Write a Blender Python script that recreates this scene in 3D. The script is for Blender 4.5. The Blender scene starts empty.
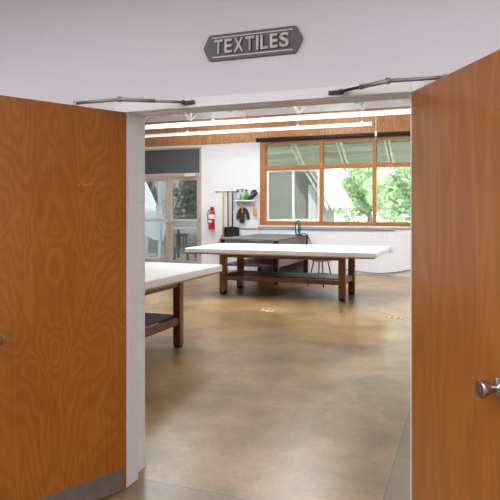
import bpy, bmesh, math, random
from mathutils import Vector, Matrix
random.seed(7)
PI = math.pi
S = bpy.context.scene
COL = S.collection

# ------------------------------------------------------------------ materials
def lin(v):
    v /= 255.0
    return v / 12.92 if v <= 0.04045 else ((v + 0.055) / 1.055) ** 2.4
def rgb(r, g, b): return (lin(r), lin(g), lin(b), 1)

def mat(name, col, rough=0.5, metal=0.0, spec=0.5, emit=None, strength=0, coat=0.0):
    m = bpy.data.materials.new(name); m.use_nodes = True
    p = m.node_tree.nodes['Principled BSDF']
    p.inputs['Base Color'].default_value = rgb(*col)
    p.inputs['Roughness'].default_value = rough
    p.inputs['Metallic'].default_value = metal
    p.inputs['Specular IOR Level'].default_value = spec
    p.inputs['Coat Weight'].default_value = coat
    if emit:
        p.inputs['Emission Color'].default_value = rgb(*emit)
        p.inputs['Emission Strength'].default_value = strength
    return m

class G:
    """small node-graph helper"""
    def __init__(s, m):
        s.m = m; s.nt = m.node_tree; s.p = s.nt.nodes['Principled BSDF']
    def n(s, t, **kw):
        nd = s.nt.nodes.new(t)
        for k, v in kw.items(): setattr(nd, k, v)
        return nd
    def l(s, a, b): s.nt.links.new(a, b)
    def coord(s, scale=(1, 1, 1), rot=(0, 0, 0), loc=(0, 0, 0)):
        c = s.n('ShaderNodeTexCoord'); mp = s.n('ShaderNodeMapping')
        mp.inputs['Scale'].default_value = scale; mp.inputs['Rotation'].default_value = rot; mp.inputs['Location'].default_value = loc
        s.l(c.outputs['Object'], mp.inputs['Vector']); return mp.outputs['Vector']
    def noise(s, vec, scale, detail=4, rough=0.55, dist=0.0):
        t = s.n('ShaderNodeTexNoise'); t.inputs['Scale'].default_value = scale
        t.inputs['Detail'].default_value = detail; t.inputs['Roughness'].default_value = rough
        t.inputs['Distortion'].default_value = dist
        s.l(vec, t.inputs['Vector']); return t.outputs['Fac']
    def math(s, op, a, b=None, c=None):
        t = s.n('ShaderNodeMath', operation=op)
        for i, v in enumerate((a, b, c)):
            if v is None: continue
            if isinstance(v, (int, float)): t.inputs[i].default_value = v
            else: s.l(v, t.inputs[i])
        return t.outputs[0]
    def ramp(s, fac, stops):
        t = s.n('ShaderNodeValToRGB'); e = t.color_ramp.elements
        while len(e) < len(stops): e.new(0.5)
        for el, (pos, c) in zip(e, stops): el.position = pos; el.color = rgb(*c)
        s.l(fac, t.inputs['Fac']); return t.outputs['Color']
    def mix(s, fac, a, b, mode='MIX'):
        t = s.n('ShaderNodeMix', data_type='RGBA', blend_type=mode)
        if isinstance(fac, (int, float)): t.inputs[0].default_value = fac
        else: s.l(fac, t.inputs[0])
        for i, v in ((6, a), (7, b)):
            if isinstance(v, tuple): t.inputs[i].default_value = v
            else: s.l(v, t.inputs[i])
        return t.outputs[2]
    def bump(s, h, strength=0.2, dist=0.01):
        t = s.n('ShaderNodeBump'); t.inputs['Strength'].default_value = strength; t.inputs['Distance'].default_value = dist
        s.l(h, t.inputs['Height']); s.l(t.outputs['Normal'], s.p.inputs['Normal'])
    def color(s, c): s.l(c, s.p.inputs['Base Color'])
    def rough(s, c): s.l(c, s.p.inputs['Roughness'])

def mottled(name, a, b, rough, scale, metal=0.0, coat=0.0, bump=0.0):
    m = mat(name, a, rough, metal, coat=coat); g = G(m)
    f = g.noise(g.coord(), scale, 5)
    g.color(g.ramp(f, [(0.3, a), (0.7, b)]))
    if bump: g.bump(f, bump, 0.005)
    return m

def wood(name, dark, mid, light, rings=22, stretch=(2.6, 2.6, 0.55), rough=0.4, coat=0.0, loc=(0, 0, 0), blotch=0.35):
    m = mat(name, mid, rough, coat=coat); g = G(m)
    v = g.coord(stretch, loc=loc)
    base = g.noise(v, 1.3, 2, 0.45, 0.5)
    r = g.math('MULTIPLY', base, rings * 6.28)
    r = g.math('SINE', r)
    fine = g.noise(g.coord((70, 70, 2.2)), 1.0, 3)
    r = g.math('MULTIPLY_ADD', r, 0.13, 0.5)
    r = g.math('ADD', r, g.math('MULTIPLY_ADD', fine, 0.5, -0.25))
    big = g.noise(g.coord((1.6, 1.6, 0.8), loc=(3, 1, 2)), 1.4, 3)
    r = g.math('ADD', r, g.math('MULTIPLY_ADD', big, blotch * 2, -blotch))
    g.color(g.ramp(r, [(0.15, dark), (0.5, mid), (0.85, light)]))
    g.bump(fine, 0.05, 0.002)
    return m

def matched_veneer(name, dark, mid, light, cx, cz):
    m = mat(name, mid, 0.36, coat=0.15); g = G(m)
    c = g.n('ShaderNodeTexCoord'); sp = g.n('ShaderNodeSeparateXYZ'); g.l(c.outputs['Object'], sp.inputs[0])
    ax = g.math('ABSOLUTE', g.math('SUBTRACT', sp.outputs['X'], cx))
    cb = g.n('ShaderNodeCombineXYZ'); g.l(g.math('MULTIPLY', ax, 3.4), cb.inputs[0]); g.l(g.math('MULTIPLY', sp.outputs['Z'], 1.5), cb.inputs[2])
    n = g.noise(cb.outputs[0], 1.15, 2, 0.4, 0.35)
    sy = g.math('SINE', g.math('MULTIPLY', g.math('SUBTRACT', sp.outputs['Z'], cz), 7.0))
    fld = g.math('ADD', g.math('MULTIPLY', n, 17.0), g.math('MULTIPLY', g.math('MULTIPLY', ax, sy), 5.0))
    rg = g.math('SINE', g.math('MULTIPLY', fld, 6.28))
    fine = g.noise(g.coord((60, 60, 3)), 1.0, 3)
    big = g.noise(g.coord((1.6, 1.6, 0.9), loc=(3, 1, 2)), 1.4, 3)
    t = g.math('ADD', g.math('MULTIPLY_ADD', rg, 0.085, 0.5), g.math('MULTIPLY_ADD', fine, 0.4, -0.2))
    t = g.math('ADD', t, g.math('MULTIPLY_ADD', big, 0.5, -0.25))
    g.color(g.ramp(t, [(0.15, dark), (0.5, mid), (0.85, light)]))
    g.bump(fine, 0.05, 0.002)
    return m

def block_wall(name, col, axis, groove):
    m = mat(name, col, 0.55); g = G(m)
    c = g.n('ShaderNodeTexCoord'); sp = g.n('ShaderNodeSeparateXYZ'); cb = g.n('ShaderNodeCombineXYZ')
    g.l(c.outputs['Object'], sp.inputs[0]); g.l(sp.outputs[axis], cb.inputs[0]); g.l(sp.outputs['Z'], cb.inputs[1])
    b = g.n('ShaderNodeTexBrick'); g.l(cb.outputs[0], b.inputs['Vector'])
    b.inputs['Scale'].default_value = 1; b.inputs['Brick Width'].default_value = 0.406; b.inputs['Row Height'].default_value = 0.203
    b.inputs['Mortar Size'].default_value = 0.007; b.inputs['Mortar Smooth'].default_value = 0.6
    b.inputs['Color1'].default_value = rgb(*col); b.inputs['Color2'].default_value = rgb(*[x - 3 for x in col])
    b.inputs['Mortar'].default_value = rgb(*groove)
    g.color(b.outputs['Color'])
    inv = g.math('SUBTRACT', 1.0, b.outputs['Fac'])
    n = g.noise(g.coord(), 90, 3)
    g.bump(g.math('ADD', inv, g.math('MULTIPLY', n, 0.12)), 0.25, 0.005)
    return m

M = {}
M['plaster'] = mottled('painted plaster', (211, 208, 211), (214, 211, 214), 0.62, 6)
M['steel_frame'] = mat('painted steel frame', (226, 224, 225), 0.42)
M['block_far'] = block_wall('white painted block', (236, 238, 241), 'X', (229, 231, 235))
M['block_side'] = block_wall('white painted block side', (232, 232, 231), 'Y', (224, 224, 223))
M['ceiling'] = mottled('white deck', (232, 235, 238), (238, 241, 243), 0.6, 3)
M['door_left'] = matched_veneer('orange birch veneer', (128, 70, 14), (154, 88, 20), (176, 110, 40), 0.42, 1.45)
M['door_right'] = wood('warm birch veneer', (148, 85, 28), (165, 100, 38), (180, 115, 50), 5, (4.5, 4.5, 0.6), 0.3, 0.2, (4, 2, 1), 0.14)
M['ply_band'] = wood('amber plywood panel', (150, 98, 52), (186, 130, 78), (208, 158, 104), 8, (4.5, 4.5, 0.9), 0.5, 0, (1, 4, 2), 0.3)
M['oak'] = wood('oak trim', (146, 88, 42), (168, 106, 54), (184, 124, 70), 6, (9, 9, 2), 0.4, 0.1, (2, 0, 0), 0.12)
M['leg_brown'] = wood('brown stained timber', (98, 58, 28), (132, 82, 44), (154, 100, 58), 5, (12, 12, 2), 0.42, 0.1, (2, 0, 0), 0.12)
M['leg_red'] = wood('mahogany stained timber', (72, 30, 20), (104, 46, 32), (128, 60, 42), 5, (12, 12, 2), 0.34, 0.2, (2, 0, 0), 0.12)
M['shelf_dark'] = mottled('dark shelf board', (58, 54, 52), (74, 69, 66), 0.4, 5)
M['fabric_white'] = mottled('white print cloth', (240, 239, 236), (246, 245, 243), 0.75, 20)
M['ply_edge'] = mottled('plywood edge', (168, 136, 96), (190, 156, 112), 0.6, 20)
M['rubber'] = mat('black rubber', (26, 24, 24), 0.6)
M['grey_cloth'] = mottled('grey felt', (96, 96, 98), (110, 110, 112), 0.6, 6)
M['grey_panel'] = mottled('grey panel', (118, 116, 114), (138, 135, 132), 0.55, 4)
M['black_paint'] = mat('black paint', (30, 27, 26), 0.45)
M['steel'] = mat('brushed steel', (150, 148, 146), 0.3, 1.0)
M['satin_nickel'] = mat('satin nickel', (176, 170, 164), 0.24, 1.0)
M['arm_metal'] = mat('bronze arm metal', (158, 150, 144), 0.36, 0.85)
M['arm_dark'] = mat('dark arm metal', (62, 54, 50), 0.45, 0.7)
M['kick'] = mottled('scuffed grey metal plate', (106, 97, 88), (122, 113, 104), 0.5, 14, 0.2)
M['bronze_alu'] = mat('tan bronze aluminium', (190, 174, 156), 0.42, 0.1)
M['alu'] = mat('light aluminium', (206, 203, 198), 0.4, 0.3)
M['transom'] = mat('charcoal panel', (82, 86, 92), 0.6)
M['white_vinyl'] = mat('white vinyl', (238, 238, 234), 0.4)
M['white_metal'] = mat('white enamel', (236, 236, 238), 0.4)
M['blind'] = mat('black blind cloth', (44, 42, 42), 0.6)
M['lamp'] = mat('lamp diffuser', (255, 255, 255), 0.5, emit=(255, 252, 246), strength=0.7)
M['hall_fill'] = mat('hall fill diffuser', (255, 255, 255), 0.5, emit=(244, 247, 255), strength=10.8)  # glow of the added hall panels, which stay out of view
M['red'] = mat('extinguisher red', (200, 26, 34), 0.3, coat=0.4)
M['white_label'] = mat('white label', (240, 236, 234), 0.5)
M['yellow'] = mat('yellow handle', (224, 196, 92), 0.45)
M['brown_handle'] = mat('reddish brown handle', (132, 78, 62), 0.5)
M['navy_handle'] = mat('dark blue handle', (44, 46, 74), 0.4)
M['black_plastic'] = mottled('black plastic', (30, 30, 32), (48, 48, 50), 0.42, 12)
M['bristle'] = mottled('tan straw', (196, 152, 90), (216, 176, 112), 0.8, 40)
M['tan_wood'] = mottled('tan wood', (204, 150, 84), (218, 168, 104), 0.5, 14)
M['pale_wood'] = mottled('pale dowel', (224, 200, 160), (232, 210, 172), 0.55, 14)
M['bottle_blue'] = mat('pale blue plastic', (176, 214, 232), 0.25)
M['bottle_lime'] = mat('lime plastic', (160, 206, 96), 0.25)
M['bottle_green'] = mat('green plastic', (54, 150, 86), 0.25)
M['nozzle'] = mat('grey nozzle', (84, 90, 98), 0.4)
M['teal'] = mat('teal plastic', (20, 110, 104), 0.35)
M['cable'] = mat('grey cable', (140, 142, 150), 0.5)
M['sticker'] = mat('yellow sticker', (204, 182, 126), 0.5)
M['sticker_mark'] = mat('dark sticker print', (124, 108, 66), 0.5)
M['sign_grey'] = mat('charcoal sign', (92, 90, 92), 0.5)
M['sign_letter'] = mat('pale grey letter', (206, 202, 200), 0.45)
M['sign_side'] = mat('black letter side', (34, 32, 33), 0.5)
M['seat_wood'] = mat('grey brown seat', (132, 116, 100), 0.5)
M['bark'] = mottled('bark', (126, 114, 100), (150, 138, 124), 0.85, 9)
M['concrete_out'] = mottled('pale patio concrete', (178, 176, 170), (196, 194, 188), 0.85, 2)
M['stone'] = mottled('grey stone', (136, 136, 130), (168, 168, 160), 0.85, 6)
M['soffit'] = mottled('pale green soffit', (168, 176, 156), (180, 186, 166), 0.7, 3)
M['rafter'] = mat('cream rafter', (232, 228, 206), 0.6)
M['shed_wall'] = mottled('sage shed cladding', (148, 154, 146), (168, 172, 164), 0.7, 1.6)
M['plastic_white'] = mat('white plastic box', (230, 232, 236), 0.4)
M['fill_panel'] = mat('opal skylight', (255, 255, 255), 0.5, emit=(250, 252, 255), strength=14.0)  # added fill glow for the room, source never in view

def leaf_mat(name, a, b):
    m = mat(name, a, 0.6); g = G(m)
    f = g.noise(g.coord(), 3.0, 3)
    g.color(g.ramp(f, [(0.35, a), (0.65, b)]))
    tr = g.n('ShaderNodeBsdfTranslucent'); ms = g.n('ShaderNodeMixShader'); ms.inputs[0].default_value = 0.4
    g.l(g.ramp(f, [(0.35, a), (0.65, b)]), tr.inputs['Color'])
    out = g.nt.nodes['Material Output']
    g.l(g.p.outputs[0], ms.inputs[1]); g.l(tr.outputs[0], ms.inputs[2]); g.l(ms.outputs[0], out.inputs['Surface'])
    return m
M['leaf_light'] = leaf_mat('light green leaf', (164, 190, 148), (208, 222, 188))
M['leaf_dark'] = leaf_mat('dark grey green leaf', (62, 74, 58), (104, 114, 92))

def glass_mat(name, tint, refl=1.0):
    m = bpy.data.materials.new(name); m.use_nodes = True; nt = m.node_tree
    nt.nodes.remove(nt.nodes['Principled BSDF']); out = nt.nodes['Material Output']
    t = nt.nodes.new('ShaderNodeBsdfTransparent'); t.inputs[0].default_value = rgb(*tint)
    gl = nt.nodes.new('ShaderNodeBsdfGlossy'); gl.inputs['Roughness'].default_value = 0.01
    fr = nt.nodes.new('ShaderNodeFresnel'); fr.inputs['IOR'].default_value = 1.45
    mu = nt.nodes.new('ShaderNodeMath'); mu.operation = 'MULTIPLY'; mu.inputs[1].default_value = refl
    mx = nt.nodes.new('ShaderNodeMixShader')
    nt.links.new(fr.outputs[0], mu.inputs[0]); nt.links.new(mu.outputs[0], mx.inputs[0]); nt.links.new(t.outputs[0], mx.inputs[1]); nt.links.new(gl.outputs[0], mx.inputs[2])
    nt.links.new(mx.outputs[0], out.inputs['Surface'])
    return m
M['glass'] = glass_mat('clear glass', (240, 248, 244), 1.6)
M['glass_door'] = glass_mat('grey door glass', (196, 201, 203), 2.6)
M['screen'] = glass_mat('grey fly screen', (190, 192, 190), 0.6)

# polished concrete floor
def floor_mat():
    m = mat('polished brown concrete', (160, 130, 92), 0.28, spec=0.5); g = G(m)
    v = g.coord()
    a = g.noise(v, 0.7, 5, 0.6, 0.3); b = g.noise(g.coord((1, 1, 1), loc=(7, 2, 0)), 2.4, 5, 0.62, 0.4); c = g.noise(v, 30, 3)
    f = g.math('ADD', g.math('MULTIPLY', a, 0.62), g.math('MULTIPLY', b, 0.38))
    f = g.math('ADD', f, g.math('MULTIPLY_ADD', c, 0.14, -0.07))
    col = g.ramp(f, [(0.34, (94, 77, 53)), (0.45, (132, 106, 70)), (0.54, (158, 126, 82)), (0.66, (180, 152, 110))])
    # slab right of saw cut poured greyer; dim light painted into hall floor
    sp = g.n('ShaderNodeSeparateXYZ'); g.l(v, sp.inputs[0])
    right = g.math('GREATER_THAN', sp.outputs['X'], -0.43)
    hall = g.math('LESS_THAN', sp.outputs['Y'], 2.9)
    other = g.math('MAXIMUM', right, hall)
    col = g.mix(g.math('MULTIPLY', other, 0.6), col, g.ramp(f, [(0.36, (84, 72, 58)), (0.64, (130, 114, 92))]))
    j1 = g.math('LESS_THAN', g.math('ABSOLUTE', g.math('ADD', sp.outputs['X'], 0.43)), 0.005)
    j1 = g.math('MULTIPLY', j1, g.math('GREATER_THAN', sp.outputs['Y'], 2.9))
    j2 = g.math('LESS_THAN', g.math('ABSOLUTE', g.math('SUBTRACT', sp.outputs['Y'], 2.9)), 0.005)
    col = g.mix(g.math('MULTIPLY', g.math('MAXIMUM', j1, j2), 0.6), col, rgb(70, 60, 50))
    g.color(col)
    return m
M['floor'] = floor_mat()

# ------------------------------------------------------------------ mesh builder
class MB:
    def __init__(s): s.bm = bmesh.new()
    def box(s, x0, x1, y0, y1, z0, z1, R=None, mi=0):
        vs = [Vector((x, y, z)) for z in (z0, z1) for y in (y0, y1) for x in (x0, x1)]
        if R is not None: vs = [R @ v for v in vs]
        v = [s.bm.verts.new(p) for p in vs]
        for f in ((0, 2, 3, 1), (4, 5, 7, 6), (0, 1, 5, 4), (2, 6, 7, 3), (0, 4, 6, 2), (1, 3, 7, 5)):
            fc = s.bm.faces.new([v[i] for i in f]); fc.material_index = mi
        return s
    def tube(s, pts, r, n=10, cap=True):
        pts = [Vector(p) for p in pts]; rs = r if isinstance(r, (list, tuple)) else [r] * len(pts)
        rings = []; up = None
        for i, p in enumerate(pts):
            a = pts[max(i - 1, 0)]; b = pts[min(i + 1, len(pts) - 1)]
            t = (b - a).normalized()
            if up is None:
                up = Vector((0, 0, 1)) if abs(t.z) < 0.9 else Vector((1, 0, 0))
            u = (up - t * up.dot(t)).normalized(); w = t.cross(u); up = u
            rings.append([s.bm.verts.new(p + (u * math.cos(2 * PI * k / n) + w * math.sin(2 * PI * k / n)) * rs[i]) for k in range(n)])
        for a, b in zip(rings, rings[1:]):
            for k in range(n):
                f = s.bm.faces.new((a[k], a[(k + 1) % n], b[(k + 1) % n], b[k])); f.smooth = n > 6
        if cap:
            s.bm.faces.new(rings[0][::-1]); s.bm.faces.new(rings[-1])
        return s
    def lathe(s, prof, origin=(0, 0, 0), axis=(0, 0, 1), n=24):
        ax = Vector(axis).normalized(); q = Vector((0, 0, 1)).rotation_difference(ax); o = Vector(origin)
        rings = []
        for r, z in prof:
            rings.append([s.bm.verts.new(o + q @ Vector((max(r, 1e-4) * math.cos(2 * PI * k / n), max(r, 1e-4) * math.sin(2 * PI * k / n), z))) for k in range(n)])
        for a, b in zip(rings, rings[1:]):
            for k in range(n):
                f = s.bm.faces.new((a[k], a[(k + 1) % n], b[(k + 1) % n], b[k])); f.smooth = True
        s.bm.faces.new(rings[0][::-1]); s.bm.faces.new(rings[-1])
        return s
    def prism(s, poly, a0, a1, fn):
        """poly: 2-D outline; fn(p, q, a) -> 3-D point"""
        A = [s.bm.verts.new(fn(p, q, a0)) for p, q in poly]; B = [s.bm.verts.new(fn(p, q, a1)) for p, q in poly]
        n = len(poly)
        s.bm.faces.new(A[::-1]); s.bm.faces.new(B)
        for k in range(n): s.bm.faces.new((A[k], A[(k + 1) % n], B[(k + 1) % n], B[k]))
        return s
    def build(s, name, m, parent=None, bevel=0.0, seg=2, extra=()):
        bmesh.ops.recalc_face_normals(s.bm, faces=s.bm.faces[:])
        me = bpy.data.meshes.new(name); s.bm.to_mesh(me); s.bm.free()
        me.materials.append(m)
        for e in extra: me.materials.append(e)
        o = bpy.data.objects.new(name, me); COL.objects.link(o)
        if parent: o.parent = parent
        if bevel:
            md = o.modifiers.new('bevel', 'BEVEL'); md.width = bevel; md.segments = seg; md.limit_method = 'ANGLE'
        return o

def B(*a, **k): return MB().box(*a, **k)
def tag(o, label=None, cat=None, group=None, kind=None):
    if label: o['label'] = label
    if cat: o['category'] = cat
    if group: o['group'] = group
    if kind: o['kind'] = kind
    return o
def empty(name, loc, rz=0.0, label=None, cat=None, group=None, kind=None):
    o = bpy.data.objects.new(name, None); COL.objects.link(o)
    o.location = loc; o.rotation_euler = (0, 0, rz); o.empty_display_size = 0.1
    return tag(o, label, cat, group, kind)
def struct(o): o['kind'] = 'structure'; return o
def smooth_path(pts, k=8):
    P = [Vector(p) for p in pts]; out = []
    for i in range(len(P) - 1):
        p0, p1, p2, p3 = P[max(i - 1, 0)], P[i], P[i + 1], P[min(i + 2, len(P) - 1)]
        for j in range(k):
            t = j / k
            out.append(0.5 * ((2 * p1) + (p2 - p0) * t + (2 * p0 - 5 * p1 + 4 * p2 - p3) * t * t + (3 * p1 - p0 - 3 * p2 + p3) * t ** 3))
    out.append(P[-1]); return out
def copy_tree(o, parent=None):
    c = o.copy(); COL.objects.link(c)
    if parent: c.parent = parent
    for ch in list(o.children): copy_tree(ch, c)
    return c

# ------------------------------------------------------------------ dimensions (metres; the door wall runs along x)
YW = 2.769              # hall face of the door wall
YI = 3.04               # room face of the door wall
XL, XR = -1.809, -0.247  # clear opening of the double doorway
YF = 14.05              # room face of the far wall
XWL, XWR = -9.7, 2.6    # side walls of the room
ZC = 4.52               # room ceiling
HALL_H = 3.05

# ------------------------------------------------------------------ room shell
struct(B(XWL - 0.3, XWR + 0.3, -3.2, YF + 0.25, -0.2, 0).build('floor', M['floor']))
w = MB()
w.box(XWL, XL - 0.075, YW, YI, 0, ZC); w.box(XR + 0.055, XWR, YW, YI, 0, ZC)
w.box(XL - 0.075, XR + 0.055, YW, YI, 2.155, ZC)
struct(w.build('wall_front', M['plaster']))
# painted block facing of the room side and the reveal of the doorway
w = MB()
w.box(XL - 0.08, XL - 0.045, YW + 0.125, YI, 0, 2.155)
w.box(XR + 0.035, XR + 0.06, YW + 0.125, YI, 0, 2.155)
struct(w.build('trim_1', M['block_side']))
# pressed steel door frame
f = MB()
for x0, x1 in ((XL - 0.074, XL), (XR, XR + 0.055)):
    f.box(x0, x1, YW - 0.012, YW + 0.125, 0, 2.185)
f.box(XL, XR, YW - 0.016, YW + 0.125, 2.132, 2.185)
f.box(XL - 0.012, XL + 0.006, YW + 0.012, YW + 0.03, 0.15, 2.132)
f.box(XR - 0.006, XR + 0.012, YW + 0.012, YW + 0.03, 0.15, 2.132)
f.box(XL, XR, YW + 0.012, YW + 0.03, 2.126, 2.14)
struct(f.build('trim_2', M['steel_frame'], bevel=0.003))

# far wall with the openings for glass doors and window
DX0, DX1, DZ = -8.84, -6.795, 3.33
WX0, WX1, WZ0, WZ1 = -5.085, -0.74, 1.20, 3.42
w = MB()
T = YF + 0.2
w.box(XWL, DX0, YF, T, 0, 3.39)
w.box(DX0, DX1, YF, T, DZ, 3.39)
w.box(DX1, WX0, YF, T, 0, 3.39)
w.box(WX0, WX1, YF, T, 0, WZ0); w.box(WX0, WX1, YF, T, WZ1 - 0.03, 3.39)
w.box(WX1, XWR, YF, T, 0, 3.39)
w.box(XWL, XWR, YF, T, 3.39, ZC)
struct(w.build('wall_back', M['block_far']))
struct(B(XWL - 0.2, XWL, YW, T, 0, ZC).build('wall_left', M['block_side']))
struct(B(XWR, XWR + 0.2, YW, T, 0, ZC).build('wall_right', M['block_side']))
struct(B(XWL - 0.2, XWR + 0.2, YW, T, ZC, ZC + 0.2).build('ceiling', M['ceiling']))
# amber plywood band above doors and window
pb = MB()
xs = XWL
while xs < XWR - 0.01:
    x1 = min(xs + 2.44, XWR); pb.box(xs + 0.002, x1 - 0.002, YF - 0.025, YF, 3.385, 4.07); xs = x1
struct(pb.build('trim_3', M['ply_band']))

# hall in front of the doors
struct(B(-5.2, -5.0, -3.0, YW, 0, HALL_H).build('wall_hall_left', M['plaster']))
struct(B(2.6, 2.8, -3.0, YW, 0, HALL_H).build('wall_hall_right', M['plaster']))
struct(B(-5.2, 2.8, -3.2, -3.0, 0, HALL_H).build('wall_hall_rear', M['plaster']))
struct(B(-5.2, 2.8, -3.2, YW, HALL_H, HALL_H + 0.15).build('ceiling_hall', M['ceiling']))

# ------------------------------------------------------------------ roof joists
def joist(x, label):
    L = YF - YI
    o = empty('roof_joist', (x, YI, 0), 0, label, 'joist', 'white ceiling joists')
    L = YF - YI
    B(-0.03, 0.03, 0, L - 1.4, 3.95, 3.99).build('bottom_chord', M['white_metal'], o)
    for s in (-1, 1): B(s * 0.24 - 0.03, s * 0.24 + 0.03, 0, L - 0.03, 4.36, 4.40).build('top_chord', M['white_metal'], o)
    n = 12; st = (L - 0.3) / n
    for s in (-1, 1):
        b = MB()
        for i in range(n):
            y0 = L - 0.12 - i * st
            b.tube([(s * 0.24, y0, 4.37), (0, y0 - st / 2, 3.97)], 0.028, 6); b.tube([(0, y0 - st / 2, 3.97), (s * 0.24, y0 - st, 4.37)], 0.028, 6)
        b.build('web', M['white_metal'], o)
    return o
for x, lab in ((-8.32, 'white open-web steel ceiling joist above the left leaf of the glass doors'),
               (-6.84, 'white open-web steel ceiling joist above the right jamb of the glass doors'),
               (-5.32, 'white open-web steel ceiling joist above the wall shelf, just left of the window'),
               (-3.85, 'white open-web steel ceiling joist above the window pane with the white sash'),
               (-2.30, 'white open-web steel ceiling joist above the end of the shorter hanging light'),
               (-0.80, 'white open-web steel ceiling joist at the far right end of the window')):
    joist(x, lab)

# ------------------------------------------------------------------ linear ceiling lights
def light_row(x0, x1, y, z, label, hx=(), h=0.10, w_=0.09):
    o = empty('linear_light', ((x0 + x1) / 2, y, z), 0, label, 'ceiling light', 'hanging linear lights')
    L = (x1 - x0) / 2
    B(-L, L, -w_ / 2, w_ / 2, h * 0.45, h).build('housing', M['white_metal'], o)
    B(-L + 0.01, L - 0.01, -w_ / 2 + 0.005, w_ / 2 - 0.005, 0, h * 0.45).build('diffuser', M['lamp'], o)
    for s in (-1, 1):
        B(s * L - 0.02 - 0.012, s * L + 0.012 - 0.02, -w_ / 2 - 0.004, w_ / 2 + 0.004, -0.006, h + 0.01).build('end_cap', M['white_metal'], o)
    for x in hx:
        r = B(x - o.location.x - 0.03, x - o.location.x + 0.03, -0.02, 0.02, h, h + 0.035)
        r.tube([(x - o.location.x, 0, h), (x - o.location.x, 0, 3.98 - z)], 0.005, 6)
        r.build('hanger', M['white_metal'], o)
    return o
light_row(-9.2, -2.07, 13.3, 3.55, 'shorter white linear light hanging nearer the far wall, ending above the window', (-8.32, -6.84, -3.85, -2.30), 0.08, 0.06)
light_row(-9.2, 2.2, 11.6, 3.49, 'long white linear light crossing the whole opening below the joists', (-8.32, -5.32, -0.80), 0.095, 0.07)
for y, t in ((9.6, 'white linear light above the far white table'), (7.6, 'white linear light between the two white tables')):
    light_row(-9.0, 2.0, y, 3.53, t, (-8.32, -5.32, -2.30), 0.11, 0.09)

# unseen glowing panels added on the ceiling to brighten the room
for i, (x, y) in enumerate([(x, y) for y in (9.0, 11.3) for x in (-6.1, -3.1, -0.05)]):
    wx = ('left', 'middle', 'right')[i % 3]; wy = ('nearer the doorway', 'nearer the far wall')[i // 3]
    o = empty('ceiling_fill', (x, y, ZC), 0, 'added fill panel on the ceiling, %s one of the row %s' % (wx, wy), 'fill panel', 'added ceiling fill panels')
    B(-0.62, 0.62, -1.05, 1.05, -0.03, 0).build('frame', M['white_metal'], o)
    B(-0.58, 0.58, -1.0, 1.0, -0.034, -0.03).build('panel', M['fill_panel'], o)

# unseen glowing panels added over the hall to brighten the near wall
for x, y, t in ((-2.9, 0.3, 'large white fill panel added over the hall, left of the doorway'), (0.9, 0.3, 'large white fill panel added over the hall, right of the doorway'), (-1.0, -2.0, 'large white fill panel added at the rear of the hall')):
    o = empty('hall_fill_panel', (x, y, HALL_H), 0, t, 'ceiling light', 'added hall fill panels')
    B(-1.2, 1.2, -0.6, 0.6, -0.03, 0).build('frame', M['white_metal'], o)
    B(-1.17, 1.17, -0.57, 0.57, -0.036, -0.03).build('diffuser', M['hall_fill'], o)

# ------------------------------------------------------------------ timber window
wn = empty('window_1', (0, YF, 0), 0, kind='structure')
fr = MB(); d0, d1 = -0.03, 0.12
fr.box(WX0, WX0 + 0.15, d0, d1, WZ0, WZ1); fr.box(WX1 - 0.15, WX1, d0, d1, WZ0, WZ1)
fr.box(WX0 + 0.15, WX1 - 0.15, d0, d1, WZ1 - 0.12, WZ1)
fr.box(WX0 + 0.15, WX1 - 0.15, d0, d1, WZ0, WZ0 + 0.105)
fr.build('frame', M['oak'], wn, bevel=0.004)
MX = (-3.444, -2.125)
mu = MB()
for x in MX: mu.box(x - 0.045, x + 0.045, d0 - 0.01, d1, WZ0 + 0.105, WZ1 - 0.12)
mu.build('mullion', M['oak'], wn, bevel=0.004)
tr = MB(); ed = [WX0 + 0.15] + list(MX) + [WX1 - 0.15]
for i in range(3):
    tr.box(ed[i] + (0.045 if i else 0), ed[i + 1] - (0.045 if i < 2 else 0), d0 - 0.005, d1, 2.635, 2.735)
tr.build('transom', M['oak'], wn, bevel=0.004)
for i in range(3):
    a, b = ed[i] + (0.046 if i else 0.001), ed[i + 1] - (0.046 if i < 2 else 0.001)
    B(a, b, 0.06, 0.066, 2.736, WZ1 - 0.121).build('pane', M['glass'], wn)
    if i: B(a, b, 0.06, 0.066, WZ0 + 0.106, 2.634).build('pane', M['glass'], wn)
sa = MB(); s0, s1 = -4.905, -3.495
sa.box(s0, s0 + 0.055, 0.0, 0.1, 1.31, 2.63); sa.box(s1 - 0.055, s1, 0.0, 0.1, 1.31, 2.63)
sa.box(s0 + 0.055, s1 - 0.055, 0.0, 0.1, 1.31, 1.365); sa.box(s0 + 0.055, s1 - 0.055, 0.0, 0.1, 2.59, 2.63)
sa.box(-4.215, -4.155, -0.005, 0.1, 1.365, 2.59)
sash = sa.build('sash', M['white_vinyl'], wn, bevel=0.003)
B(s0 + 0.056, -4.216, 0.05, 0.055, 1.366, 2.589).build('pane', M['screen'], sash)
B(-4.154, s1 - 0.056, 0.05, 0.055, 1.366, 2.589).build('pane', M['screen'], sash)
B(WX0 - 0.02, WX1 + 0.02, -0.06, 0, 1.165, 1.199).build('window_sill', M['white_metal'], wn, bevel=0.003)
bl = empty('roller_blind', (0, YF, 0), 0, 'rolled up black blind along the top of the timber window', 'blind')
MB().tube([(WX0 - 0.06, -0.085, 3.42), (WX1 + 0.05, -0.085, 3.42)], 0.05, 16).build('roll', M['blind'], bl)
for x in (WX0 - 0.065, WX1 + 0.055): B(x - 0.008, x + 0.008, -0.14, -0.026, 3.36, 3.48).build('bracket', M['black_paint'], bl)
c = MB(); c.tube([(-2.07, -0.14, 3.86), (-2.07, -0.145, 3.30)], 0.008, 6); c.box(-2.095, -2.045, -0.16, -0.13, 3.38, 3.50)
c.build('pull_chain', M['white_metal'], bl)

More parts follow.
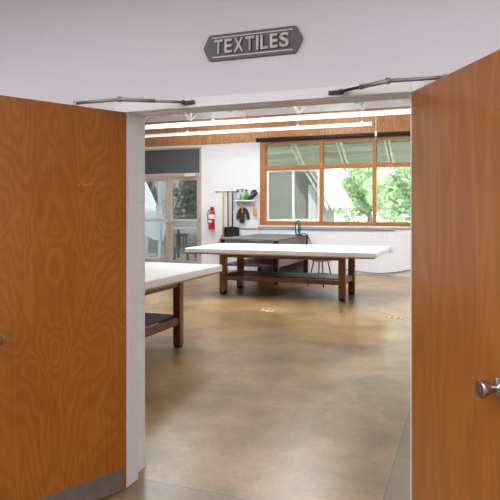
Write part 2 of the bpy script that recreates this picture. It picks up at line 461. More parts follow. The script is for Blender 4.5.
# ------------------------------------------------------------------ glass doors in the far wall
fr = MB(); y0, y1 = 0.0, 0.13
fr.box(DX0, DX0 + 0.06, y0, y1, 0, DZ); fr.box(DX1 - 0.06, DX1, y0, y1, 0, DZ)
fr.box(DX0 + 0.06, DX1 - 0.06, y0, y1, 2.52, 2.62); fr.box(DX0 + 0.06, DX1 - 0.06, y0, y1, DZ - 0.05, DZ)
fo = empty('trim_4', (0, YF, 0), 0, kind='structure')
fr.build('frame', M['bronze_alu'], fo, bevel=0.003)
B(DX0 + 0.06, DX1 - 0.06, 0.02, 0.07, 2.62, DZ - 0.05).build('transom_panel', M['transom'], fo)
B(-7.28, -6.98, -0.07, -0.001, 2.525, 2.60).build('closer_box', M['white_metal'], fo, bevel=0.006)
def glass_leaf(name, x0, x1):
    o = empty(name, (x0, YF + 0.04, 0), 0, kind='structure'); W = x1 - x0
    b = MB(); s = 0.095
    b.box(0, s, 0, 0.045, 0.01, 2.515); b.box(W - s, W, 0, 0.045, 0.01, 2.515)
    b.box(s, W - s, 0, 0.045, 2.415, 2.515); b.box(s, W - s, 0, 0.045, 0.01, 0.2)
    b.build('door_frame', M['bronze_alu'], o, bevel=0.003)
    B(s, W - s, 0.018, 0.026, 0.2, 2.415).build('pane', M['glass_door'], o)
    p = B(0.03, W - 0.03, -0.07, -0.03, 1.28, 1.35); p.box(0.03, 0.09, -0.03, 0, 1.26, 1.37); p.box(W - 0.09, W - 0.03, -0.03, 0, 1.26, 1.37)
    p.build('push_bar', M['alu'], o, bevel=0.004)
    return o
lf = glass_leaf('door_3', DX0 + 0.065, -7.815)
rt = glass_leaf('door_4', -7.805, DX1 - 0.065)
# paper notice on the left leaf
nt_ = empty('paper_notice', (-8.14, YF + 0.055, 1.62), 0, 'white paper notice taped to the left glass door leaf', 'notice')
B(-0.105, 0.105, -0.002, 0.0, -0.11, 0.11).build('sheet', M['white_label'], nt_)
ln = MB()
for k in range(6): ln.box(-0.08, 0.075 - 0.03 * (k % 2), -0.003, -0.002, 0.07 - k * 0.028, 0.078 - k * 0.028)
ln.build('printed_line', M['cable'], nt_)

# ------------------------------------------------------------------ entrance doors (opened towards the viewer)
DW, DH, DT = 0.774, 2.13, 0.045
def knob(parent, x, z, sgn):
    k = MB()
    k.lathe([(0.0, 0), (0.034, 0), (0.034, 0.004), (0.029, 0.010), (0.015, 0.013), (0.0125, 0.018), (0.0135, 0.025), (0.019, 0.038), (0.0255, 0.054), (0.031, 0.069), (0.0325, 0.075), (0.031, 0.0785), (0.027, 0.0800), (0.0, 0.0805)],
            (x, 0 if sgn > 0 else 0, z), (0, sgn, 0), 28)
    return k.build('knob', M['satin_nickel'], parent)
# left leaf: local x along the leaf, local +y is the face seen
la = math.atan2(-0.90615, -0.42295)
ld = empty('door_1', (-1.797, YW - 0.02, 0), la, 'orange birch left leaf of the double doorway with grey kick plate', None, None, 'structure')
B(0, DW, -DT, 0, 0.008, DH).build('leaf', M['door_left'], ld, bevel=0.0015)
B(0.022, DW - 0.02, 0.0, 0.0018, 0.012, 0.128).build('kick_plate', M['kick'], ld)
knob(ld, 0.735, 0.974, 1)
pm = MB()
for x, z in ((0.262, 1.716), (0.248, 1.713), (0.29, 1.71), (0.226, 1.719)):
    pm.lathe([(0.0, 0), (0.004, 0), (0.004, 0.0012), (0, 0.0014)], (x, 0, z), (0, 1, 0), 10)
pm.build('screw_plug', M['tan_wood'], ld)
# right leaf: local -y is the face seen
ra = math.atan2(-0.87226, 0.48905)
rd = empty('door_2', (XR + 0.001, YW - 0.016, 0), ra, 'plain warm brown right leaf of the double doorway with satin knob', None, None, 'structure')
B(0, DW, 0, DT, 0.008, DH).build('leaf', M['door_right'], rd, bevel=0.0015)
knob(rd, 0.716, 0.969, -1)
# hinges
for p, sg in ((ld, 1), (rd, -1)):
    for z in (0.25, 1.05, 1.88):
        MB().tube([(-0.004, -sg * 0.05, z - 0.05), (-0.004, -sg * 0.05, z + 0.05)], 0.007, 10).build('hinge', M['steel'], p)

# closer arms (one thing each: bracket on the header, two links, joint)
def closer(label, bracket, pts, spindle, body_rz, knuckle):
    o = empty('door_closer', (bracket[0], bracket[1], bracket[2]), 0, label, 'door closer', 'door closers')
    b0 = Vector(bracket)
    P = [Vector(p) - b0 for p in pts]; sp = Vector(spindle) - b0
    k = MB().box(-0.036, 0.036, -0.016, 0.006, -0.009, 0.009)
    k.lathe([(0, -0.012), (0.010, -0.012), (0.010, 0.012), (0, 0.012)], (P[0].x, P[0].y, 0), (0, 0, 1), 12)
    k.build('bracket', M['arm_dark'], o, bevel=0.002)
    mid = P[0].lerp(P[1], 0.45)
    MB().tube([P[0], mid], 0.008, 8).build('rod', M['arm_dark'] if knuckle else M['arm_metal'], o)
    MB().tube([mid, P[1]], 0.0105, 8).build('tube_arm', M['arm_metal'], o)
    j = MB(); j.lathe([(0, -0.013), (0.011, -0.013), (0.011, 0.013), (0, 0.013)], P[1], (0, 0, 1), 14)
    j.build('elbow', M['arm_metal'], o)
    if knuckle: MB().lathe([(0, -0.011), (0.010, -0.011), (0.010, 0.011), (0, 0.011)], mid, (0, 0, 1), 12).build('knuckle', M['arm_metal'], o)
    MB().tube([P[1], sp], 0.009, 8).build('main_arm', M['arm_metal'], o)
    R = Matrix.Translation(sp) @ Matrix.Rotation(body_rz, 4, 'Z')
    bd = MB().box(-0.14, 0.12, -0.028, 0.028, -0.085, -0.022, R)
    bd.tube([sp + Vector((0, 0, -0.025)), sp + Vector((0, 0, 0.012))], 0.012, 10)
    bd.build('closer_body', M['arm_metal'], o, bevel=0.004)
    return o
def leaf_pt(o, lx, ly, z):
    a = o.rotation_euler.z
    return (o.location.x + lx * math.cos(a) - ly * math.sin(a), o.location.y + lx * math.sin(a) + ly * math.cos(a), z)
closer('bent metal closer arm above the left door leaf', (-1.405, YW - 0.02, 2.158), [(-1.43, YW - 0.034, 2.160), (-1.705, 2.545, 2.160)], leaf_pt(ld, 0.27, -0.076, 2.156), la, False)
closer('bent metal closer arm above the right door leaf', (-0.60, YW - 0.02, 2.152), [(-0.575, YW - 0.034, 2.154), (-0.336, 2.617, 2.160)], leaf_pt(rd, 0.18, 0.076, 2.160), ra, True)

# ------------------------------------------------------------------ TEXTILES sign
sg = empty('door_sign', (-1.046, YW, 2.439), 0, 'charcoal plaque reading TEXTILES on the wall above the doorway', 'sign')
def rounded(poly, r, k=4):
    out = []; n = len(poly)
    for i in range(n):
        a, b, c_ = Vector(poly[i - 1]), Vector(poly[i]), Vector(poly[(i + 1) % n])
        u = (a - b).normalized(); w_ = (c_ - b).normalized()
        p0, p1 = b + u * r, b + w_ * r
        for j in range(k + 1):
            t = j / k; q = p0.lerp(b, t).lerp(b.lerp(p1, t), t); out.append((q.x, q.y))
    return out
hexa = rounded([(-0.240, 0.069), (0.240, 0.069), (0.276, 0.0), (0.240, -0.069), (-0.240, -0.069), (-0.276, 0.0)], 0.012)
MB().prism(hexa, 0, -0.016, lambda p, q, a: (p, a, q)).build('plate', M['sign_grey'], sg, bevel=0.003)
for z in (0.051, -0.051): B(-0.222, 0.222, -0.018, -0.016, z - 0.0025, z + 0.0025).build('raised_line', M['sign_letter'], sg)
def letter(ch, x, w_, h_):
    cu = bpy.data.curves.new('glyph', 'FONT'); cu.body = ch; cu.offset = 0.024; cu.extrude = 0.0; cu.size = 1.0; cu.resolution_u = 6
    to = bpy.data.objects.new('glyph', cu); COL.objects.link(to)
    bpy.context.view_layer.update()
    dg = bpy.context.evaluated_depsgraph_get()
    me = bpy.data.meshes.new_from_object(to.evaluated_get(dg))
    bpy.data.objects.remove(to)
    bm = bmesh.new(); bm.from_mesh(me); bpy.data.meshes.remove(me)
    bmesh.ops.remove_doubles(bm, verts=bm.verts[:], dist=1e-4)
    xs = [v.co.x for v in bm.verts]; zs = [v.co.y for v in bm.verts]
    sx, sz = w_ / (max(xs) - min(xs)), h_ / (max(zs) - min(zs)); mx, mz = min(xs), (max(zs) + min(zs)) / 2
    for v in bm.verts: v.co = Vector((x + (v.co.x - mx) * sx, -0.016, (v.co.y - mz) * sz))
    front = bm.faces[:]
    r = bmesh.ops.extrude_face_region(bm, geom=front)
    for e in r['geom']:
        if isinstance(e, bmesh.types.BMVert): e.co.y -= 0.011
    bm.normal_update()
    bmesh.ops.recalc_face_normals(bm, faces=bm.faces[:])
    for fc in bm.faces: fc.material_index = 0 if abs(fc.normal.y) > 0.8 else 1
    me = bpy.data.meshes.new('letter'); bm.to_mesh(me); bm.free()
    me.materials.append(M['sign_letter']); me.materials.append(M['sign_side'])
    o = bpy.data.objects.new('letter', me); COL.objects.link(o); o.parent = sg
x = -0.206
for ch, w_ in (('T', 0.050), ('E', 0.043), ('X', 0.056), ('T', 0.050), ('I', 0.014), ('L', 0.042), ('E', 0.043), ('S', 0.050)):
    letter(ch, x, w_, 0.074); x += w_ + 0.0092

# ------------------------------------------------------------------ print tables
def print_table(loc, rz, label, legs, top, m_leg, leg_half=0.05, zt=0.88):
    o = empty('print_table', loc, rz, label, 'table', None)
    x0, x1, y0, y1 = top
    # padded cloth covered top with a slightly slumped edge
    t = B(x0, x1, y0, y1, zt - 0.085, zt).build('padded_top', M['fabric_white'], o, bevel=0.014, seg=3)
    B(x0 + 0.05, x1 - 0.05, y0 + 0.03, y1 - 0.05, zt - 0.108, zt - 0.084).build('base_board', M['ply_edge'], o)
    lx0, lx1, ly0, ly1 = legs; h = leg_half; zl = zt - 0.109
    for lx in (lx0, lx1):
        for ly in (ly0, ly1):
            lg = B(lx - h, lx + h, ly - h, ly + h, 0.028, zl).build('leg', m_leg, o, bevel=0.005)
            B(lx - h + 0.008, lx + h - 0.008, ly - h + 0.008, ly + h - 0.008, 0.0, 0.03).build('foot_pad', M['rubber'], lg)
    for ly in (ly0, ly1): B(lx0 + h, lx1 - h, ly - 0.02, ly + 0.02, zl - 0.075, zl - 0.001).build('apron', m_leg, o)
    for lx in (lx0, lx1): B(lx - 0.02, lx + 0.02, ly0 + h, ly1 - h, zl - 0.075, zl - 0.001).build('apron', m_leg, o)
    for ly in (ly0, ly1): B(lx0 + h, lx1 - h, ly - 0.025, ly + 0.025, 0.265, 0.345).build('rail', m_leg, o)
    for lx in (lx0, lx1): B(lx - 0.025, lx + 0.025, ly0 + h, ly1 - h, 0.265, 0.345).build('rail', m_leg, o)
    B(lx0 - 0.02, lx1 + 0.02, ly0 + h + 0.002, ly1 - h - 0.002, 0.346, 0.366).build('shelf', M['shelf_dark'], o)
    return o
print_table((-3.2, 10.4, 0), 0, 'long white padded print table on brown legs in front of the window', (-1.145, 1.135, -0.45, 0.42), (-1.76, 1.79, -0.87, 0.95), M['leg_brown'], 0.06)
print_table((-3.70, 5.0, 0), PI / 2, 'white padded print table on reddish dark legs, cut off by the left door jamb', (-1.42, 0.86, -0.57, 0.50), (-1.80, 1.70, -0.76, 0.90), M['leg_red'], 0.045, 0.885)

# grey table against the far wall
gt = empty('work_table', (-4.42, 12.7, 0), 0, 'dark grey topped work table on black legs behind the long white table', 'table')
gx, gy0, gy1, gz = 0.675, -1.25, 1.25, 0.975
B(-gx, gx, gy0, gy1, gz - 0.03, gz).build('top', M['grey_cloth'], gt, bevel=0.006)
for a in (-1, 1):
    for yy in (gy0 + 0.07, gy1 - 0.07):
        B(a * (gx - 0.06) - 0.05, a * (gx - 0.06) + 0.05, yy - 0.05, yy + 0.05, 0, gz - 0.03).build('leg', M['black_paint'], gt, bevel=0.004)
for a in (-1, 1): B(a * (gx - 0.06) - 0.02, a * (gx - 0.06) + 0.02, gy0 + 0.12, gy1 - 0.12, gz - 0.20, gz - 0.03).build('apron', M['grey_panel'], gt)
for yy in (gy0 + 0.07, gy1 - 0.07): B(-gx + 0.11, gx - 0.11, yy - 0.02, yy + 0.02, gz - 0.20, gz - 0.03).build('apron', M['grey_panel'], gt)
B(-gx + 0.02, gx - 0.02, gy0 + 0.125, gy1 - 0.125, 0.36, 0.40).build('shelf', M['grey_cloth'], gt)
B(gx - 0.075, gx - 0.045, gy0 + 0.125, gy1 - 0.125, 0.41, gz - 0.201).build('side_panel', M['grey_panel'], gt)
B(-gx + 0.115, gx - 0.115, gy1 - 0.10, gy1 - 0.06, 0.01, 0.355).build('back_panel', M['grey_panel'], gt)

# teal and black upright tool on the grey table
tl = empty('hand_tool', (-3.80, 13.2, gz), 0, 'upright teal and black tool standing on the back of the grey table', 'tool')
MB().lathe([(0, 0), (0.085, 0), (0.09, 0.012), (0.08, 0.03), (0.04, 0.045), (0, 0.045)], (0, 0, 0), (0, 0, 1), 20).build('base', M['black_plastic'], tl)
MB().lathe([(0, 0), (0.03, 0), (0.034, 0.03), (0.034, 0.26), (0.028, 0.30), (0, 0.31)], (0.02, 0, 0.045), (0, 0, 1), 16).build('body', M['teal'], tl)
MB().tube(smooth_path([(-0.055, 0, 0.03), (-0.075, 0, 0.12), (-0.07, 0, 0.26), (-0.04, 0, 0.345), (0.01, 0, 0.36), (0.03, 0, 0.33)]), 0.014, 8).build('handle', M['black_plastic'], tl)
MB().tube(smooth_path([(0.05, 0, 0.02), (0.12, 0, 0.06), (0.20, 0.0, 0.03), (0.28, -0.02, -0.10), (0.36, -0.03, -0.26), (0.55, 0.05, -0.5), (0.72, 0.25, -0.62)]), 0.010, 8).build('power_cord', M['black_plastic'], tl)

# stool
st = empty('stool', (-2.89, 11.72, 0), 0, 'low backless stool with splayed dark legs behind the long white table', 'stool')
MB().lathe([(0, 0.52), (0.18, 0.52), (0.19, 0.53), (0.19, 0.548), (0.18, 0.556), (0, 0.556)], (0, 0, 0), (0, 0, 1), 28).build('seat', M['seat_wood'], st)
for k in range(4):
    a = k * PI / 2 + 0.45; ca, sa_ = math.cos(a), math.sin(a)
    MB().tube([(0.15 * ca, 0.15 * sa_, 0.52), (0.27 * ca, 0.27 * sa_, 0.0)], 0.014, 8).build('leg', M['black_paint'], st)
rg = [(0.215 * math.cos(2 * PI * i / 24), 0.215 * math.sin(2 * PI * i / 24), 0.24) for i in range(25)]
MB().tube(rg, 0.008, 6, False).build('foot_ring', M['black_paint'], st)

# ------------------------------------------------------------------ things on the far wall
def wall_thing(name, x, z, label, cat, group=None): return empty(name, (x, YF, z), 0, label, cat, group)
fe = wall_thing('fire_extinguisher', -6.44, 1.08, 'red fire extinguisher with white label on the far white wall', 'fire extinguisher')
MB().lathe([(0, 0), (0.078, 0), (0.085, 0.015), (0.085, 0.40), (0.075, 0.44), (0.03, 0.475), (0.022, 0.50), (0, 0.50)], (0.0, -0.105, 0), (0, 0, 1), 24).build('cylinder', M['red'], fe)
MB().lathe([(0.0855, 0.28), (0.0865, 0.282), (0.0865, 0.395), (0.0855, 0.397)], (0.0, -0.105, 0), (0, 0, 1), 24).build('label_band', M['white_label'], fe)
B(-0.06, 0.05, -0.195, -0.188, 0.185, 0.245).build('small_label', M['white_label'], fe)
v = MB(); v.tube([(0, -0.105, 0.49), (0, -0.105, 0.55)], 0.02, 12); v.box(-0.03, 0.10, -0.12, -0.09, 0.555, 0.575); v.box(-0.03, 0.09, -0.12, -0.09, 0.52, 0.535)
v.build('valve_lever', M['black_plastic'], fe)
MB().tube(smooth_path([(-0.02, -0.105, 0.53), (-0.09, -0.105, 0.50), (-0.115, -0.105, 0.40), (-0.11, -0.105, 0.25), (-0.105, -0.105, 0.16)]), 0.012, 8).build('hose', M['black_plastic'], fe)
B(-0.03, 0.03, -0.02, -0.0, 0.15, 0.50).build('bracket', M['steel'], fe)
es = wall_thing('safety_sign', -6.46, 1.60, 'white sign with red block on the wall above the fire extinguisher', 'sign')
B(-0.10, 0.10, -0.006, 0, -0.02, 0.10).build('plate', M['white_label'], es)
B(-0.06, 0.03, -0.008, -0.006, -0.01, 0.085).build('red_block', M['red'], es)

rk = wall_thing('tool_rack', -6.03, 2.085, 'thin grey wall rail holding the long handled tools', 'rack')
B(-0.34, 0.34, -0.02, -0.0, -0.012, 0.012).build('rail', M['cable'], rk)
for x in (-0.085, 0.05, 0.195, 0.30, -0.3): B(x - 0.022, x + 0.022, -0.06, -0.02, -0.015, 0.015).build('clip', M['nozzle'], rk)

br = wall_thing('broom', -6.115, 0.44, 'straw broom with long yellow handle hanging left of the black shovel', 'broom')
MB().tube([(0, -0.078, 0.45), (0, -0.078, 1.66)], 0.020, 10).build('handle', M['yellow'], br)
MB().prism([(-0.03, 0.49), (0.03, 0.49), (0.05, 0.44), (0.15, 0.28), (0.18, 0.0), (-0.18, 0.0), (-0.15, 0.28), (-0.05, 0.44)], -0.13, -0.07, lambda p, q, a: (p, a, q)).build('bristles', M['bristle'], br)

pbm = wall_thing('push_broom', -5.98, 0.70, 'push broom with reddish brown handle between the broom and the black shovel', 'broom')
MB().tube([(0, -0.04, 0.12), (0, -0.076, 1.40)], 0.017, 10).build('handle', M['brown_handle'], pbm)
B(-0.12, 0.12, -0.064, -0.014, 0.06, 0.12).build('head', M['tan_wood'], pbm, bevel=0.004)
B(-0.115, 0.115, -0.06, -0.018, 0.0, 0.06).build('bristles', M['black_plastic'], pbm)

sh = wall_thing('scoop_shovel', -5.835, 0.80, 'black scoop shovel with dark blue handle hanging on the rail', 'shovel')
MB().tube([(0, -0.10, 0.30), (0, -0.09, 1.27)], 0.019, 10).build('handle', M['navy_handle'], sh)
bm_ = MB()
out = [(-0.20, 0.34), (-0.03, 0.36), (0.0, 0.42), (0.03, 0.36), (0.20, 0.34), (0.185, 0.10), (0.15, 0.0), (-0.15, 0.0), (-0.185, 0.10)]
bm_.prism(out, -0.115, -0.10, lambda p, q, a: (p, a - 0.03 * q, q))
bm_.box(-0.205, -0.185, -0.17, -0.105, 0.08, 0.34); bm_.box(0.185, 0.205, -0.17, -0.105, 0.08, 0.34); bm_.box(-0.2, 0.2, -0.17, -0.105, 0.325, 0.345)
bm_.build('scoop', M['black_plastic'], sh, bevel=0.004)

ws = wall_thing('wall_shelf', -5.455, 1.79, 'small white bracket shelf left of the timber window', 'shelf')
B(-0.31, 0.29, -0.22, 0, 0.035, 0.07).build('board', M['white_metal'], ws, bevel=0.003)
for x in (-0.24, 0.22):
    MB().prism([(0, 0.035), (-0.19, 0.035), (-0.19, 0.015), (-0.03, -0.09), (0, -0.12)], x - 0.015, x + 0.015, lambda p, q, a: (a, p, q)).build('bracket', M['white_metal'], ws)
hk = MB().box(-0.28, 0.26, -0.02, 0, 0.0, 0.03)
for x in (-0.12, 0.24): hk.tube(smooth_path([(x, -0.02, 0.015), (x, -0.10, 0.0), (x, -0.125, -0.02), (x, -0.13, 0.0)], 4), 0.006, 6)
hk.build('hook_strip', M['white_metal'], ws)

def spray(x, m, label, h=0.20, r=0.05):
    o = empty('spray_bottle', (x, YF - 0.11, 1.861), 0, label, 'bottle', 'spray bottles on the wall shelf')
    MB().lathe([(0, 0), (r, 0), (r, h * 0.55), (r * 0.85, h * 0.72), (r * 0.35, h * 0.85), (r * 0.32, h), (0, h)], (0, 0, 0), (0, 0, 1), 16).build('bottle', m, o)
    n = MB().box(-0.055, 0.02, -0.014, 0.014, h + 0.045, h + 0.08); n.tube([(0, 0, h - 0.005), (0, 0, h + 0.05)], 0.016, 8)
    n.tube([(-0.02, 0, h + 0.05), (-0.04, 0, h + 0.0)], 0.007, 6)
    n.build('trigger_nozzle', M['nozzle'], o)
spray(-5.66, M['bottle_blue'], 'pale blue spray bottle, leftmost on the wall shelf')
spray(-5.535, M['bottle_lime'], 'lime spray bottle in the middle of the wall shelf', 0.21, 0.054)
spray(-5.415, M['bottle_green'], 'dark green spray bottle right of the lime one on the shelf', 0.19, 0.05)
# black hand dustpan lying on the shelf
dp = empty('hand_dustpan', (-5.215, YF - 0.11, 1.861), 0, 'black dustpan propped on the right end of the white wall shelf', 'dustpan')
R = Matrix.Translation((0, 0, 0.0)) @ Matrix.Rotation(-0.62, 4, 'Y')
p = MB().prism([(-0.13, 0.0), (0.13, 0.03), (0.13, 0.15), (0.06, 0.16), (-0.13, 0.03)], -0.09, 0.09, lambda p_, q, a: R @ Vector((p_, a, q)) + Vector((0, 0, 0.075)))
p.build('pan', M['black_plastic'], dp, bevel=0.005)
B(-0.06, 0.08, -0.094, -0.0915, 0.055, 0.075, Matrix.Translation((0, 0, 0.09)) @ R).build('grey_highlight', M['cable'], dp)  # grey strip painted as a highlight on the black pan

# hanging black brush and dustpan set below the shelf
hb = empty('brush_set', (-5.56, YF - 0.002, 1.25), 0, 'black dustpan with hand brush hanging under the wall shelf', 'brush')
pan = [(-0.19, 0.10), (-0.17, 0.27), (-0.12, 0.36), (-0.03, 0.42), (0.03, 0.42), (0.12, 0.36), (0.17, 0.27), (0.19, 0.10), (0.13, 0.09), (0.09, 0.22), (0.06, 0.30), (-0.06, 0.30), (-0.09, 0.22), (-0.13, 0.09)]
MB().prism(pan, -0.05, -0.015, lambda p_, q, a: (p_, a, q)).build('dustpan_rim', M['black_plastic'], hb, bevel=0.003)
MB().prism([(-0.06, 0.0), (0.05, 0.0), (0.065, 0.10), (0.06, 0.28), (-0.06, 0.28), (-0.07, 0.08)], -0.12, -0.055, lambda p_, q, a: (p_, a, q)).build('bristles', M['black_plastic'], hb, bevel=0.006)
MB().lathe([(0, 0.27), (0.03, 0.28), (0.024, 0.40), (0.028, 0.49), (0.014, 0.52), (0, 0.522)], (-0.0, -0.085, 0), (0, 0, 1), 12).build('handle', M['tan_wood'], hb)

cb = empty('counter_brush', (-5.205, YF - 0.08, 1.43), 0, 'tan wooden brush hanging from the right end of the wall shelf', 'brush')
MB().lathe([(0, 0.0), (0.03, 0.005), (0.042, 0.05), (0.042, 0.22), (0.022, 0.27), (0.018, 0.33), (0.012, 0.345), (0, 0.347)], (0, 0, 0), (0, 0, 1), 14).build('body', M['tan_wood'], cb)
B(-0.032, 0.032, 0.0, 0.06, 0.03, 0.22).build('bristles', M['bristle'], cb)
dw = empty('dowel', (-5.135, YF - 0.03, 0.0), 0, 'thin pale wooden stick standing against the wall left of the window', 'stick')
MB().tube([(0, -0.22, 0.0), (0, -0.0, 1.50)], 0.012, 8).build('stick', M['pale_wood'], dw)

# surface raceway, drop pipe and socket on the far wall
rw = empty('cable_raceway', (-3.6, YF, 1.10), 0, 'white cable raceway along the far wall under the window', 'raceway')
B(-2.06, 1.95, -0.022, 0, -0.012, 0.012).build('channel', M['cable'], rw)
B(1.80, 1.83, -0.03, 0, -0.36, -0.025).build('drop_pipe', M['white_metal'], rw)
B(1.745, 1.885, -0.06, 0, -0.48, -0.36).build('socket_box', M['white_metal'], rw, bevel=0.004)
cbm = MB().tube(smooth_path([(-3.0, YF - 0.05, 0.16), (-2.6, YF - 0.04, 0.10), (-2.1, YF - 0.04, 0.06), (-1.7, YF - 0.04, 0.09), (-1.2, YF - 0.035, 0.20), (-0.7, YF - 0.03, 0.42), (-0.4, YF - 0.03, 0.62)]), 0.016, 8)
tag(cbm.build('wall_cable', M['cable']), 'grey cable sagging along the foot of the far white wall', 'cable')

# floor stickers
def sticker(x, y, label, r=0.13):
    o = empty('floor_sticker', (x, y, 0), 0, label, 'sticker', 'yellow floor stickers')
    MB().lathe([(0, 0.0005), (r, 0.0005), (r, 0.0015), (0, 0.0015)], (0, 0, 0), (0, 0, 1), 32).build('disc', M['sticker'], o)
    b = MB()
    for s in (-1, 1):
        b.box(s * 0.045 - 0.025, s * 0.045 + 0.025, -0.02, 0.08, 0.0016, 0.0026); b.box(s * 0.045 - 0.02, s * 0.045 + 0.02, -0.09, -0.04, 0.0016, 0.0026)
    for s in (-1, 1): b.box(s * 0.12 - 0.015, s * 0.12 + 0.015, -0.05, 0.05, 0.0016, 0.0026)
    b.build('footprint_mark', M['sticker_mark'], o)
sticker(-2.965, 8.55, 'round yellow floor sticker on bare concrete before the long white table')
sticker(-1.00, 8.58, 'round yellow floor sticker near the edge of the right door')
sticker(-5.11, 8.58, 'round yellow floor sticker seen under the near white table')

# ------------------------------------------------------------------ outdoors
GY = T + 0.001
struct(B(-40, 30, GY, 70, -0.25, -0.03).build('ground', M['concrete_out']))
# eave with rafters outside the window
ev = empty('eave', (0, T, 0), 0, kind='structure')
def sl(y): return 3.56 - 0.56 * y
e = MB(); ye = 1.45
e.prism([(0, sl(0)), (ye, sl(ye)), (ye, sl(ye) + 0.08), (0, sl(0) + 0.08)], -6.2, 4.0, lambda p_, q, a: (a, p_, q))
e.build('soffit', M['soffit'], ev)
rf = MB()
xx = -5.62
while xx < 3.9:
    for dx in (0.0, 0.10):
        rf.prism([(0, sl(0) - 0.001), (ye, sl(ye) - 0.001), (ye, sl(ye) - 0.10), (0, sl(0) - 0.12)], xx + dx, xx + dx + 0.045, lambda p_, q, a: (a, p_, q))
    xx += 1.22
rf.build('rafter', M['rafter'], ev)
pu = MB()  # bars standing in for the strip lights' reflections in the upper panes
for y in (0.45, 0.95): pu.box(-6.2, 4.0, y - 0.03, y + 0.03, sl(y) - 0.06, sl(y) - 0.002)
pu.build('reflection_bar', M['rafter'], ev)
# unseen roof added to shade the planting outside the glass doors
struct(B(-13, -6.3, GY, 16.9, 3.3, 3.45).build('shade_roof', M['soffit']))

def leaves(cx, cy, cz, rx, ry, rz, n, size):
    bm = bmesh.new()
    for i in range(n):
        while True:
            d = Vector((random.uniform(-1, 1), random.uniform(-1, 1), random.uniform(-1, 1)))
            if 0.25 < d.length < 1: break
        d *= 0.75 + 0.25 * math.sin(5 * d.x + 3 * d.z + cx) 
        p = Vector((cx + d.x * rx, cy + d.y * ry, cz + d.z * rz))
        a = Vector((random.gauss(0, 1), random.gauss(0, 1), random.gauss(0, 0.6))).normalized()
        b = a.cross(Vector((random.gauss(0, 1), random.gauss(0, 1), random.gauss(0, 1)))).normalized()
        s = size * random.uniform(0.6, 1.3)
        vs = [bm.verts.new(p + q) for q in (-a * s, b * s * 0.45, a * s, -b * s * 0.45)]
        bm.faces.new(vs)
    m = MB(); m.bm.free(); m.bm = bm; return m
def tree(x, y, h, r, n, label, seed, lm='leaf_light', size=0.13):
    random.seed(seed)
    o = empty('tree', (x, y, -0.03), 0, label, 'tree', None)
    t = MB(); t.tube(smooth_path([(0, 0, 0), (0.1, 0, h * 0.3), (-0.05, 0.1, h * 0.55), (0.1, 0, h * 0.8)], 4), [0.16 - 0.009 * i for i in range(13)], 10)
    t.build('trunk', M['bark'], o)
    bb = MB()
    for k in range(11):
        a = random.uniform(0, 2 * PI); z0 = h * random.uniform(0.3, 0.7); L = r * random.uniform(0.7, 1.0)
        bb.tube(smooth_path([(0, 0, z0), (L * 0.45 * math.cos(a), L * 0.45 * math.sin(a), z0 + L * 0.22), (L * math.cos(a), L * math.sin(a), z0 + L * random.uniform(0.25, 0.7))], 4), [0.06 - 0.005 * i for i in range(9)], 6)
    bb.build('branches', M['bark'], o)
    leaves(0, 0, h * 0.62, r, r, h * 0.42, n, size).build('foliage', M[lm], o)
tree(-4.5, 27.6, 4.3, 2.2, 6000, 'bright leafy tree behind the middle window pane', 3)
tree(-1.95, 23.1, 4.0, 2.0, 5000, 'bright leafy tree behind the right window pane', 5)
tree(3.0, 25.6, 5.4, 2.3, 3600, 'bright leafy tree right of the window view', 9)
def shrub(x, y, r, h, n, label, seed):
    random.seed(seed)
    o = empty('shrub', (x, y, -0.03), 0, label, 'shrub', None)
    b = MB()
    for k in range(7):
        a = 2 * PI * k / 7; b.tube([(0, 0, 0), (0.35 * r * math.cos(a), 0.35 * r * math.sin(a), h * 0.5), (0.7 * r * math.cos(a), 0.7 * r * math.sin(a), h * 0.85)], 0.025, 6)
    b.build('stems', M['bark'], o)
    leaves(0, 0, h * 0.55, r, r, h * 0.5, n, 0.12).build('foliage', M['leaf_dark'], o)
shrub(-12.9, 20.6, 1.2, 3.6, 2200, 'dark bush outside, leftmost behind the glass doors', 11)
shrub(-10.25, 20.9, 1.35, 3.9, 2600, 'dark bush outside behind the right glass door leaf', 12)
struct(B(-17.0, -8.2, 24.0, 24.3, -0.03, 6.0).build('wall_yard', M['stone']))
rwall = B(-11.4, -7.0, 18.9, 19.2, -0.03, 1.25).build('garden_wall', M['stone'], None, 0.02)
struct(rwall)
# shed across the yard
sd = empty('shed', (-5.6, 21.4, -0.03), 0, 'sage clad shed with white sloping eaves outside the window', 'shed')
MB().prism([(-2.0, 0), (0.2, 0), (0.2, 2.7), (-0.85, 4.5), (-2.0, 4.5)], 0, 3, lambda p_, q, a: (p_, a, q)).build('wall', M['shed_wall'], sd)
for i in range(3):
    xe = 0.72 + 0.21 * i; xa = -0.9; dz = (xe - xa) * 1.62
    MB().prism([(xa, 1.80 + dz), (xe, 1.80), (xe, 1.64), (xe - 0.02, 1.64), (xa, 1.64 + dz)], -0.5 - 0.1 * i, -0.44 - 0.1 * i, lambda p_, q, a: (p_, a, q)).build('bargeboard', M['rafter'], sd)
MB().prism([(-0.9, 4.95), (1.08, 1.72), (0.72, 1.72), (-0.9, 4.40)], -0.43, 3.2, lambda p_, q, a: (p_, a, q)).build('roof', M['stone'], sd)
B(-0.1, 0.22, -0.25, -0.02, 0, 2.6).build('post', M['white_metal'], sd)
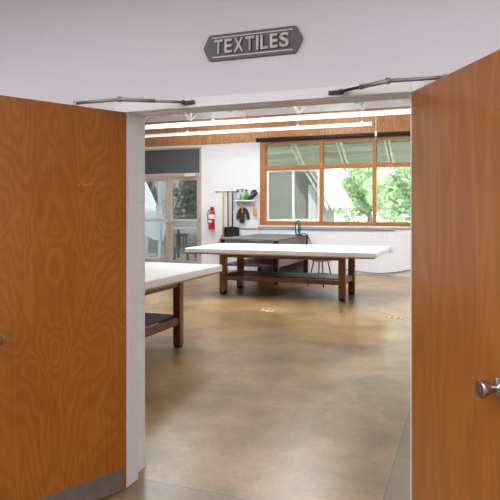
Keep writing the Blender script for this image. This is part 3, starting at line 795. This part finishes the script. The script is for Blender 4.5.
# patio table, chair, white post outside the glass doors
pt = empty('patio_table', (-8.75, 17.0, -0.03), 0, 'white topped table standing outside the glass doors', 'table')
B(-0.6, 0.9, -0.4, 0.4, 0.99, 1.05).build('top', M['white_metal'], pt, bevel=0.01)
for a in (-0.5, 0.8):
    for b in (-0.33, 0.33): B(a - 0.03, a + 0.03, b - 0.03, b + 0.03, 0, 0.99).build('leg', M['black_paint'], pt)
pc = empty('patio_chair', (-8.55, 16.2, -0.03), 0.4, 'black metal chair outside, in front of the white topped table', 'chair')
B(-0.22, 0.22, -0.22, 0.22, 0.43, 0.46).build('seat', M['black_paint'], pc, bevel=0.008)
bk = MB()
for x in (-0.15, -0.05, 0.05, 0.15): bk.box(x - 0.02, x + 0.02, 0.19, 0.215, 0.46, 0.86)
bk.box(-0.21, 0.21, 0.185, 0.22, 0.80, 0.87); bk.build('backrest', M['black_paint'], pc)
for a in (-0.19, 0.19):
    for b in (-0.19, 0.19): MB().tube([(a, b, 0.43), (a * 1.15, b * 1.15, 0)], 0.014, 8).build('leg', M['black_paint'], pc)
pp = empty('white_post', (-9.6, 16.7, -0.03), 0, 'slim white post outside the left glass door leaf', 'post')
B(-0.05, 0.05, -0.05, 0.05, 0, 3.33).build('shaft', M['white_metal'], pp)
B(-0.09, 0.09, -0.09, 0.09, 0, 0.06).build('base_plate', M['white_metal'], pp)
bn = empty('low_bench', (-9.35, 17.7, -0.03), 0, 'low pale bench outside, below the patio table', 'bench')
B(-1.0, 0.8, -0.18, 0.18, 0.50, 0.56).build('seat', M['stone'], bn, bevel=0.006)
for a in (-0.85, 0.65): B(a - 0.04, a + 0.04, -0.15, 0.15, 0, 0.50).build('leg', M['stone'], bn)
sr = empty('stair_rail', (-11.0, 18.3, -0.03), 0, 'white sloping panel outside, seen at the left edge of the glass doors', 'railing')
MB().prism([(-0.5, 0.9), (-0.5, 3.1), (-0.1, 2.6), (0.75, 1.0), (0.55, 0.4)], -0.05, 0.05, lambda p_, q, a: (p_, a, q)).build('panel', M['white_metal'], sr)
for x in (-0.45, 0.55): B(x - 0.04, x + 0.04, -0.04, 0.04, 0, 0.95).build('post', M['white_metal'], sr)

# ------------------------------------------------------------------ light and camera
wd = bpy.data.worlds.new('sky'); S.world = wd; wd.use_nodes = True
nt = wd.node_tree; bg = nt.nodes['Background']
sky = nt.nodes.new('ShaderNodeTexSky'); sky.sky_type = 'HOSEK_WILKIE'
sky.sun_direction = (0.35, -0.55, 0.76); sky.turbidity = 6.0; sky.ground_albedo = 0.5
mx = nt.nodes.new('ShaderNodeMix'); mx.data_type = 'RGBA'; mx.inputs[0].default_value = 0.75
mx.inputs[7].default_value = (0.95, 0.98, 1.0, 1)
nt.links.new(sky.outputs[0], mx.inputs[6]); nt.links.new(mx.outputs[2], bg.inputs['Color'])
bg.inputs['Strength'].default_value = 5.2
sl_ = bpy.data.lights.new('sun', 'SUN'); sl_.energy = 8.0; sl_.angle = 0.01; sl_.color = (1, 0.96, 0.9)
so = bpy.data.objects.new('sun', sl_); COL.objects.link(so); so.location = (5, -5, 20)
so.rotation_euler = Vector((-0.35, 0.55, -0.76)).to_track_quat('-Z', 'Y').to_euler()

cam = bpy.data.cameras.new('camera'); co = bpy.data.objects.new('camera', cam); COL.objects.link(co)
co.location = (0, 0, 1.5752); co.rotation_euler = (PI / 2, 0, 0.3653)
cam.sensor_width = 36; cam.lens = 569.55 / 500 * 36; cam.shift_y = -(250 - 210.85) / 500
cam.clip_end = 300
S.camera = co
S.view_settings.view_transform = 'Standard'; S.view_settings.look = 'None'
S.view_settings.exposure = 0.0; S.view_settings.gamma = 1.0; S.view_settings.use_curve_mapping = False
